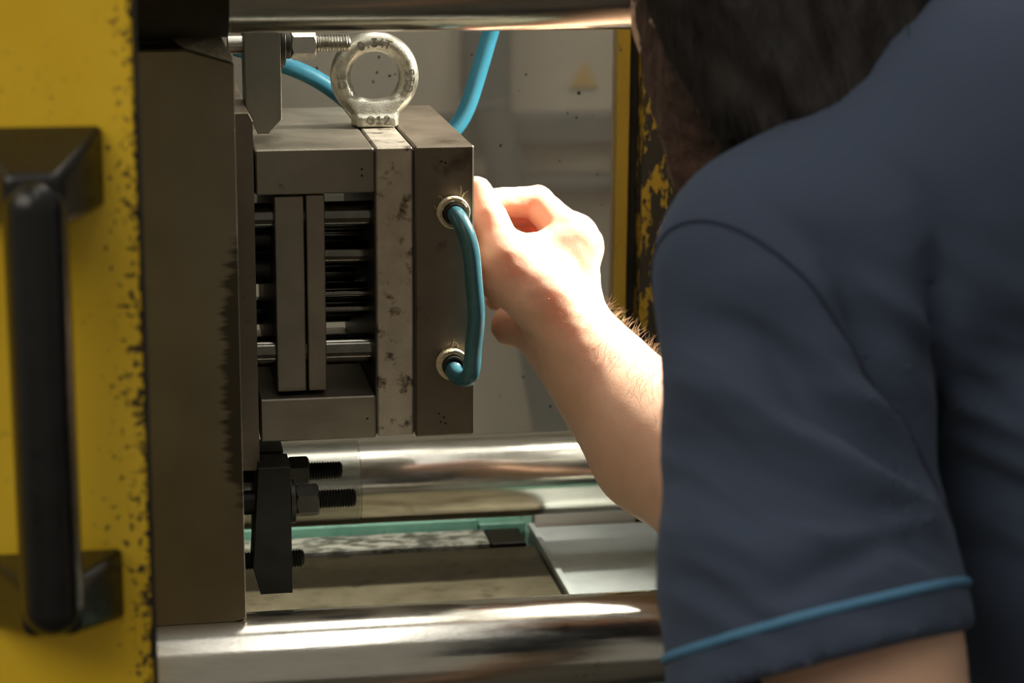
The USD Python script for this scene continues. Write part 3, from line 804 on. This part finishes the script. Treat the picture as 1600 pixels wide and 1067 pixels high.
fd = (LWR - LELB) / np.linalg.norm(LWR - LELB)
sd = np.cross(fd, [0.6, 0.7, 0.2])
sd /= np.linalg.norm(sd)
nd = np.cross(fd, sd)
kn = [LWR + fd * 82 + sd * s for s in (-30, -10, 10, 28)]
caps = [(FOREEND - (RELB - FOREEND) * 0.2, 42, RELB, 44, 10), (RELB, 44, RSH, 54, 15),
        (LSH + (0, -4, -4), 34, LSH + (LELB - LSH) * 0.42, 35, 10), (LSH + (LELB - LSH) * 0.42, 35, LSH + (LELB - LSH) * 0.62, 41, 10), (LSH + (LELB - LSH) * 0.62, 41, LELB, 41, 10), (LELB, 42, LELB + fd * 80, 44, 15), (LELB + fd * 80, 44, LWR, 27, 10)]
caps += [(LWR, 24, k_, 13, 10) for k_ in kn] + [(kn[0], 13, kn[3], 12, 8)]
for kk, L in zip(kn, (40, 45, 42, 33)):
    a1 = kk + fd * L + nd * 8
    caps += [(kk, 11.5, a1, 9.4, 3), (a1, 9.4, a1 + fd * L * 0.6 + nd * 16, 7.8, 3)]
th = LWR + fd * 40 - sd * 42 + nd * 12
caps += [(LWR + fd * 15 - sd * 12, 18, th, 12, 8), (th, 12, th + fd * 40 - sd * 10 + nd * 8, 9, 3)]
caps += [(UBL, 64, UBR, 64, 20), (UBL, 50, LSH, 34, 10), (UBR, 62, RSH, 46, 20), (UBL, 54, CHL, 56, 20), (UBR, 64, CHR, 70, 20), (CHL, 56, CHR, 70, 20), (CHL, 56, HIPL, 76, 20), (CHR, 70, HIPR, 76, 20), (HIPL, 82, HIPR, 82, 30), ((UBL + UBR) / 2, 70, (HIPL + HIPR) / 2, 90, 30)]
caps += [((UBL + UBR) / 2 + (-15, 0, 0), 60, NECK, 58, 25), (NECK, 57, H3(0, -30, -45), 56, 20)]
caps += [(H3(0, -40, 28), 72, H3(0, 12, 30), 72, 10), (H3(-38, 40, -5), 32, H3(38, 40, -5), 32, 15), (H3(-36, 40, -50), 27, H3(36, 40, -50), 27, 15), (H3(-30, 50, -70), 24, H3(0, 64, -88), 22, 12), (H3(30, 50, -70), 24, H3(0, 64, -88), 22, 12),
         (H3(-50, 0, -48), 22, H3(-30, 50, -75), 23, 15), (H3(50, 0, -48), 22, H3(30, 50, -75), 23, 15), (H3(0, 40, 0), 45, H3(0, 45, -70), 36, 15),
         (H3(0, 84, 10), 7, H3(0, 101, -26), 9, 7), (H3(-9, 92, -31), 7, H3(9, 92, -31), 7, 5), (H3(-18, 84, -58), 7, H3(18, 84, -58), 7, 6), (H3(-16, 82, -68), 7, H3(16, 82, -68), 7, 5), (H3(-44, 66, 24), 9, H3(44, 66, 24), 9, 10)]
for s in (-1, 1):
    for k_ in range(6):
        a_, b_ = math.radians(-110 + k_ * 48), math.radians(-110 + (k_ + 1) * 48)
        caps.append((H3(s * 80, -8 - 13 * math.cos(a_), -2 + 26 * math.sin(a_)), 5, H3(s * 80, -8 - 13 * math.cos(b_), -2 + 26 * math.sin(b_)), 5, 5))
    caps.append((H3(s * 74, -4, -20), 8, H3(s * 76, -8, 14), 8, 8))
legs = []
for s, hip, kf, af in ((-1, HIPL, (-30, 20), (-10, -20)), (1, HIPR, (10, -10), (40, -60))):
    hip = hip + (6, 6, -60)
    knee = A3([hip[0] + kf[0], hip[1] + kf[1], -800.0])
    ank = A3([knee[0] + af[0], knee[1] + af[1], -1185.0])
    caps += [(hip, 85, knee, 56, 25), (knee, 55, ank + (0, 0, 160), 50, 15), (ank + (0, 0, 160), 50, ank, 36, 10), (ank, 34, ank + (-15, 10, -45), 32, 8), (ank + (-15, 10, -45), 32, ank + (-95, 75, -57), 25, 8)]
    legs.append((hip, knee, ank))
torso_skin = sdf_mesh(caps, 5.5, 10.0, smooth_it=8)
whole = solid(torso_skin) + solid(hand)
body = obj("body", whole, "skin", man, smooth=True)
for s in (-1, 1):
    obj("eye", ball(H3(s * 30, 66, 3), 12.5, 24), "eye", body, smooth=True)

# hair and beard
hair_caps = [(H3(0, -34, 32), 82, H3(0, 8, 38), 82, 10), (H3(-48, -44, -30), 40, H3(-40, -42, -90), 32, 25), (H3(48, -44, -30), 40, H3(40, -42, -90), 32, 25), (H3(0, -50, -20), 50, H3(0, -46, -95), 42, 25),
             (H3(-74, -14, 0), 17, H3(-66, -28, -80), 16, 20), (H3(74, -14, 0), 17, H3(66, -28, -80), 16, 20)]


def no_face(X, Y, Z, D):
    q = np.stack([X - HEAD[0], Y - HEAD[1], Z - HEAD[2]], -1) @ RM
    cutd = np.minimum(q[..., 1] - (2 - np.clip(-q[..., 2], 0, 60) * 0.3), 62 - q[..., 2] + np.clip(60 - q[..., 1], 0, 60) * 0.3)
    return np.maximum(D, cutd).astype(np.float32)


hs = sdf_mesh(hair_caps, 3.5, 15.0, sink=no_face, smooth_it=5)
loc = (hs.vertices - HEAD) @ RM
hs.vertices = hs.vertices + hs.vertex_normals * ((meshkit.fbm(loc * (0.10, 0.10, 0.02), 3, 3) - 0.5) * 12)[:, None]
hair = obj("hair", hs, "hair", body, smooth=True, label="dark brown hair")
bs = sdf_mesh([(H3(-53, 0, -42), 24, H3(-33, 50, -74), 26, 12), (H3(53, 0, -42), 24, H3(33, 50, -74), 26, 12), (H3(-33, 50, -74), 26, H3(0, 66, -91), 25, 12), (H3(33, 50, -74), 26, H3(0, 66, -91), 25, 12), (H3(-57, 6, 0), 21, H3(-53, 2, -45), 24, 12), (H3(57, 6, 0), 21, H3(53, 2, -45), 24, 12), (H3(-57, 6, 0), 21, H3(-44, 40, -50), 24, 12), (H3(57, 6, 0), 21, H3(44, 40, -50), 24, 12), (H3(-54, 22, 4), 20, H3(-44, 48, -30), 22, 12), (H3(54, 22, 4), 20, H3(44, 48, -30), 22, 12)], 3.0, smooth_it=4)
bs.vertices = bs.vertices + bs.vertex_normals * ((meshkit.fbm(((bs.vertices - HEAD) @ RM) * 0.15, 3, 5) - 0.5) * 6)[:, None]
obj("beard", bs, "beard", body, smooth=True, label="short dark beard drawn over the shaded cheek")


def strands(name, parent, pts, nrm, flow, length, width, mtl, seed):
    r = np.random.default_rng(seed)
    pts_out, counts, widths = [], [], []
    root = BASE["/World/person"]
    for p, n_ in zip(pts, nrm):
        L = length * r.uniform(0.5, 1.2)
        d0 = n_ * r.uniform(0.35, 0.8) + flow + r.normal(0, 0.28, 3)
        d0 /= np.linalg.norm(d0)
        d1 = d0 + flow * 0.5 + r.normal(0, 0.25, 3)
        c = [p, p + d0 * L * 0.35, p + d0 * L * 0.65 + d1 * L * 0.1, p + d0 * L * 0.7 + d1 * L * 0.35]
        pts_out += [P(x) - root for x in c]
        counts.append(4)
        widths += [width * 0.001, width * 0.0009, width * 0.0007, width * 0.0003]
    pp = parent.GetPath().pathString
    cv = UsdGeom.BasisCurves.Define(stage, pp + "/" + numbered(pp, name))
    cv.CreateTypeAttr("cubic")
    cv.CreateBasisAttr("catmullRom")
    cv.CreateWrapAttr("pinned")
    cv.CreatePointsAttr(Vt.Vec3fArray.FromNumpy(np.asarray(pts_out, np.float32)))
    cv.CreateCurveVertexCountsAttr(counts)
    cv.CreateWidthsAttr(Vt.FloatArray.FromNumpy(np.asarray(widths, np.float32)))
    cv.SetWidthsInterpolation("vertex")
    UsdShade.MaterialBindingAPI.Apply(cv.GetPrim()).Bind(M[mtl])
    return tag(cv, kind="stuff")


# ------------------------------------------------------------------ T-shirt
S0, S1, S2, S3 = LSH, A3([73.2, -421.8, -70.5]), A3([72.5, -451.2, -118.4]), A3([69.7, -479.8, -164.5])
HEMC, HEMN = A3([69.4, -470.5, -152.5]), A3([0.17, -0.454, -0.875])
HEMN /= np.linalg.norm(HEMN)
rd = (RELB - RSH) / np.linalg.norm(RELB - RSH)
RHEM = RSH + (RELB - RSH) * 0.62
shirt_caps = [(UBL, 85, UBR, 85, 30), (UBL, 85, LSH + (2.5, 0, 0), 58, 20), (UBR, 85, RSH, 60, 20), (UBL, 85, CHL, 90, 30), (UBR, 85, CHR, 90, 30), (CHL, 90, CHR, 90, 30), (CHL, 90, HIPL + (0, 0, -30), 97, 30), (CHR, 90, HIPR + (0, 0, -30), 97, 30),
              (HIPL + (0, 0, -30), 97, HIPR + (0, 0, -30), 97, 30), ((UBL + UBR) / 2, 85, (HIPL + HIPR) / 2, 110, 30), ((UBL + UBR) / 2, 85, NECK, 62, 25),
              (S0 + (2.5, 0, 0), 58, S1, 55.5, 14), (S1, 56.5, S2, 63, 10), (S2, 63, S3 + HEMN * 15, 68, 10), (RSH, 60, RHEM + rd * 15, 66, 20), (RSH, 58, CHR, 86, 30)]


def hem_cut(X, Y, Z, D):
    q = np.stack([X, Y, Z], -1)
    for c, n_, r in ((HEMC, HEMN, 100), (RHEM, rd, 90)):
        d = q - c
        h_ = d @ n_
        rad_ = np.sqrt(np.maximum((d * d).sum(-1) - h_ * h_, 0))
        D = np.maximum(D, np.minimum(h_, np.minimum(r - rad_, 200 - h_)))
    return D.astype(np.float32)


ss = sdf_mesh(shirt_caps, 4.2, 20.0, sink=hem_cut, smooth_it=6)
# folds fan out from the armpit across the sleeve and the back
E1, E2 = A3([0.985, -0.174, 0.007]), A3([0.034, 0.232, 0.972])
ARMPIT = A3([129.5, -457.7, -90.7])
vv_, nn_ = np.array(ss.vertices), np.array(ss.vertex_normals)
rp = vv_ - ARMPIT
px_, py_ = rp @ E1, rp @ E2
dist = np.hypot(px_, py_)
ang = np.arctan2(py_, -px_)
fac = np.clip(-(nn_ @ A3([0.171, 0.957, -0.235])) + 0.2, 0, 1)
warp = meshkit.fbm(np.stack([px_, py_, py_ * 0], 1) * 0.013, 2, 4)
ph = ang * 6.5 + 4.5 * warp
f1 = np.abs(np.sin(ph)) ** 0.55 * 2.0 - 1.35
w1 = np.exp(-((dist - 68) / 55.0) ** 2) * np.clip((ang + 0.5) / 0.5, 0, 1) * np.clip((2.1 - ang) / 0.5, 0, 1) * fac
cx = (vv_ - S1) @ A3([0.80, -0.10, -0.59])
cy = (vv_ - S1) @ A3([0.55, 0.20, 0.80])
f2 = meshkit.fbm(np.stack([cx * 0.012, cy * 0.06, cx * 0], 1) + 20, 3, 9) - 0.5
al = (vv_ - S0) @ HEMN
w2 = np.clip(al / 60, 0, 1) * np.clip((172 - al) / 40, 0.0, 1) * fac
big = meshkit.fbm(vv_ * 0.010, 2, 11) - 0.5
ss.vertices = vv_ + nn_ * np.clip(9.5 * w1 * f1 + 27.0 * w2 * f2 + 5 * big * np.clip((165 - al) / 40, 0, 1), -7.0, 14)[:, None]
trimesh.smoothing.filter_taubin(ss, 0.5, 0.53, 6)
# hollow the sleeve ends and the neck so that the cloth ends in thin hems
cav = solid(sdf_mesh([(HEMC - HEMN * 14, 55, HEMC + HEMN * 25, 62)], 4.0))
cav2 = solid(sdf_mesh([(RHEM - rd * 40, 50, RHEM + rd * 15, 61)], 4.0))
neckc = solid(sdf_mesh([(NECK, 60, H3(0, -30, -45), 60)], 4.0))
shm = solid(ss) - cav - cav2 - neckc
shirt = obj("t_shirt", shm, "shirt", body, smooth=45, label="navy cotton T-shirt")


def ring_on(mesh, p, d, near, maxd):
    """Curves where a plane cuts the shirt, near a point, longest first."""
    segs = trimesh.intersections.mesh_plane(mesh, d, p)
    keep = segs[np.linalg.norm(segs.mean(1) - near, axis=1) < maxd]
    out, nbr, seen = [], {}, set()
    for a, b in keep:
        ka, kb = tuple(np.round(a, 2)), tuple(np.round(b, 2))
        if ka != kb:
            nbr.setdefault(ka, []).append(kb)
            nbr.setdefault(kb, []).append(ka)
    for s in [k for k in nbr if len(nbr[k]) == 1] + list(nbr):
        if s in seen:
            continue
        line, cur = [s], s
        seen.add(s)
        while True:
            nx = [k for k in nbr[cur] if k not in seen]
            if not nx:
                break
            cur = nx[0]
            seen.add(cur)
            line.append(cur)
        if len(line) > 8:
            q = A3(line)
            d_ = np.r_[0, np.cumsum(np.linalg.norm(np.diff(q, axis=0), axis=1))]
            tt = np.linspace(0, d_[-1], max(int(d_[-1] / 3), 8))
            q = np.stack([np.interp(tt, d_, q[:, i]) for i in range(3)], 1)
            if len(q) > 12:
                q[2:-2] = np.stack([np.convolve(q[:, i], np.ones(5) / 5, "valid") for i in range(3)], 1)
            out.append((d_[-1], q))
    out.sort(key=lambda z: -z[0])
    return [o[1] for o in out]


st = tri(shm)
c_ = HEMC - HEMN * 19
ring_ = max((q for q in ring_on(st, c_, HEMN, c_, 110)), key=lambda q: np.linalg.norm(q - c_, axis=1).mean() * (len(q) > 60))
obj("hem_stitching", tube(np.vstack([ring_, ring_[:1]]), 2.1, 8), "stitch", shirt, smooth=60, label="light blue hem stitching")
s1_, s2_, s3_ = A3([24.4, -391.6, 17.2]), A3([65.4, -447.6, 10.2]), A3([116.7, -466.2, -70.6])
sn_ = np.cross(s2_ - s1_, s3_ - s1_)
sn_ /= np.linalg.norm(sn_)
q_ = ring_on(st, s1_, sn_, (s1_ + s3_) / 2, 95)[0]
obj("armhole_seam", tube(q_, 1.0, 8), "seam", shirt, smooth=60, label="dark armhole seam")

# trousers and shoes
tcaps = [(HIPL + (0, 0, -40), 92, HIPR + (0, 0, -40), 92, 20)]
for hip, knee, ank in legs:
    tcaps += [(hip, 94, knee, 68, 20), (knee, 68, ank + (0, 0, 30), 55, 15)]
ts = solid(sdf_mesh(tcaps, 9, 20, smooth_it=5)) - bx(-500, 900, -1200, 400, -1400, -1170, 1)
obj("trousers", ts, "denim", body, smooth=True)
for hip, knee, ank in legs:
    s_ = solid(sdf_mesh([(ank + (-15, 10, -40), 42, ank + (-95, 75, -52), 36, 10), (ank + (0, 0, 0), 44, ank + (-15, 10, -40), 44, 10)], 5)) - bx(-500, 900, -1200, 400, -1500, -1269, 1)
    obj("shoe", s_, "shoe", body, smooth=40)

# fine hair on the right forearm
fn = trimesh.Trimesh(hand.vertices, hand.faces, process=False)
tp, ti = trimesh.sample.sample_surface(fn, 30000, seed=3)
nm = fn.face_normals[ti]
tt = (tp - HP["wrist"]) @ fax
okk = (tt > 4) & (tt < 150) & (nm @ A3([0.75, -0.25, 0.6]) > 0.15)
sel = np.nonzero(okk)[0][:1100]
strands("arm_hair", body, tp[sel], nm[sel], fax * -0.15 + A3([0.3, 0, 0.0]), 8.0, 0.13, "arm_hair", 5)
ht, hi = trimesh.sample.sample_surface(hs, 1800, seed=4)
strands("hair_strands", hair, ht, hs.face_normals[hi], -HU * 2.2 + G * 0.3, 16.0, 0.4, "hair", 6)
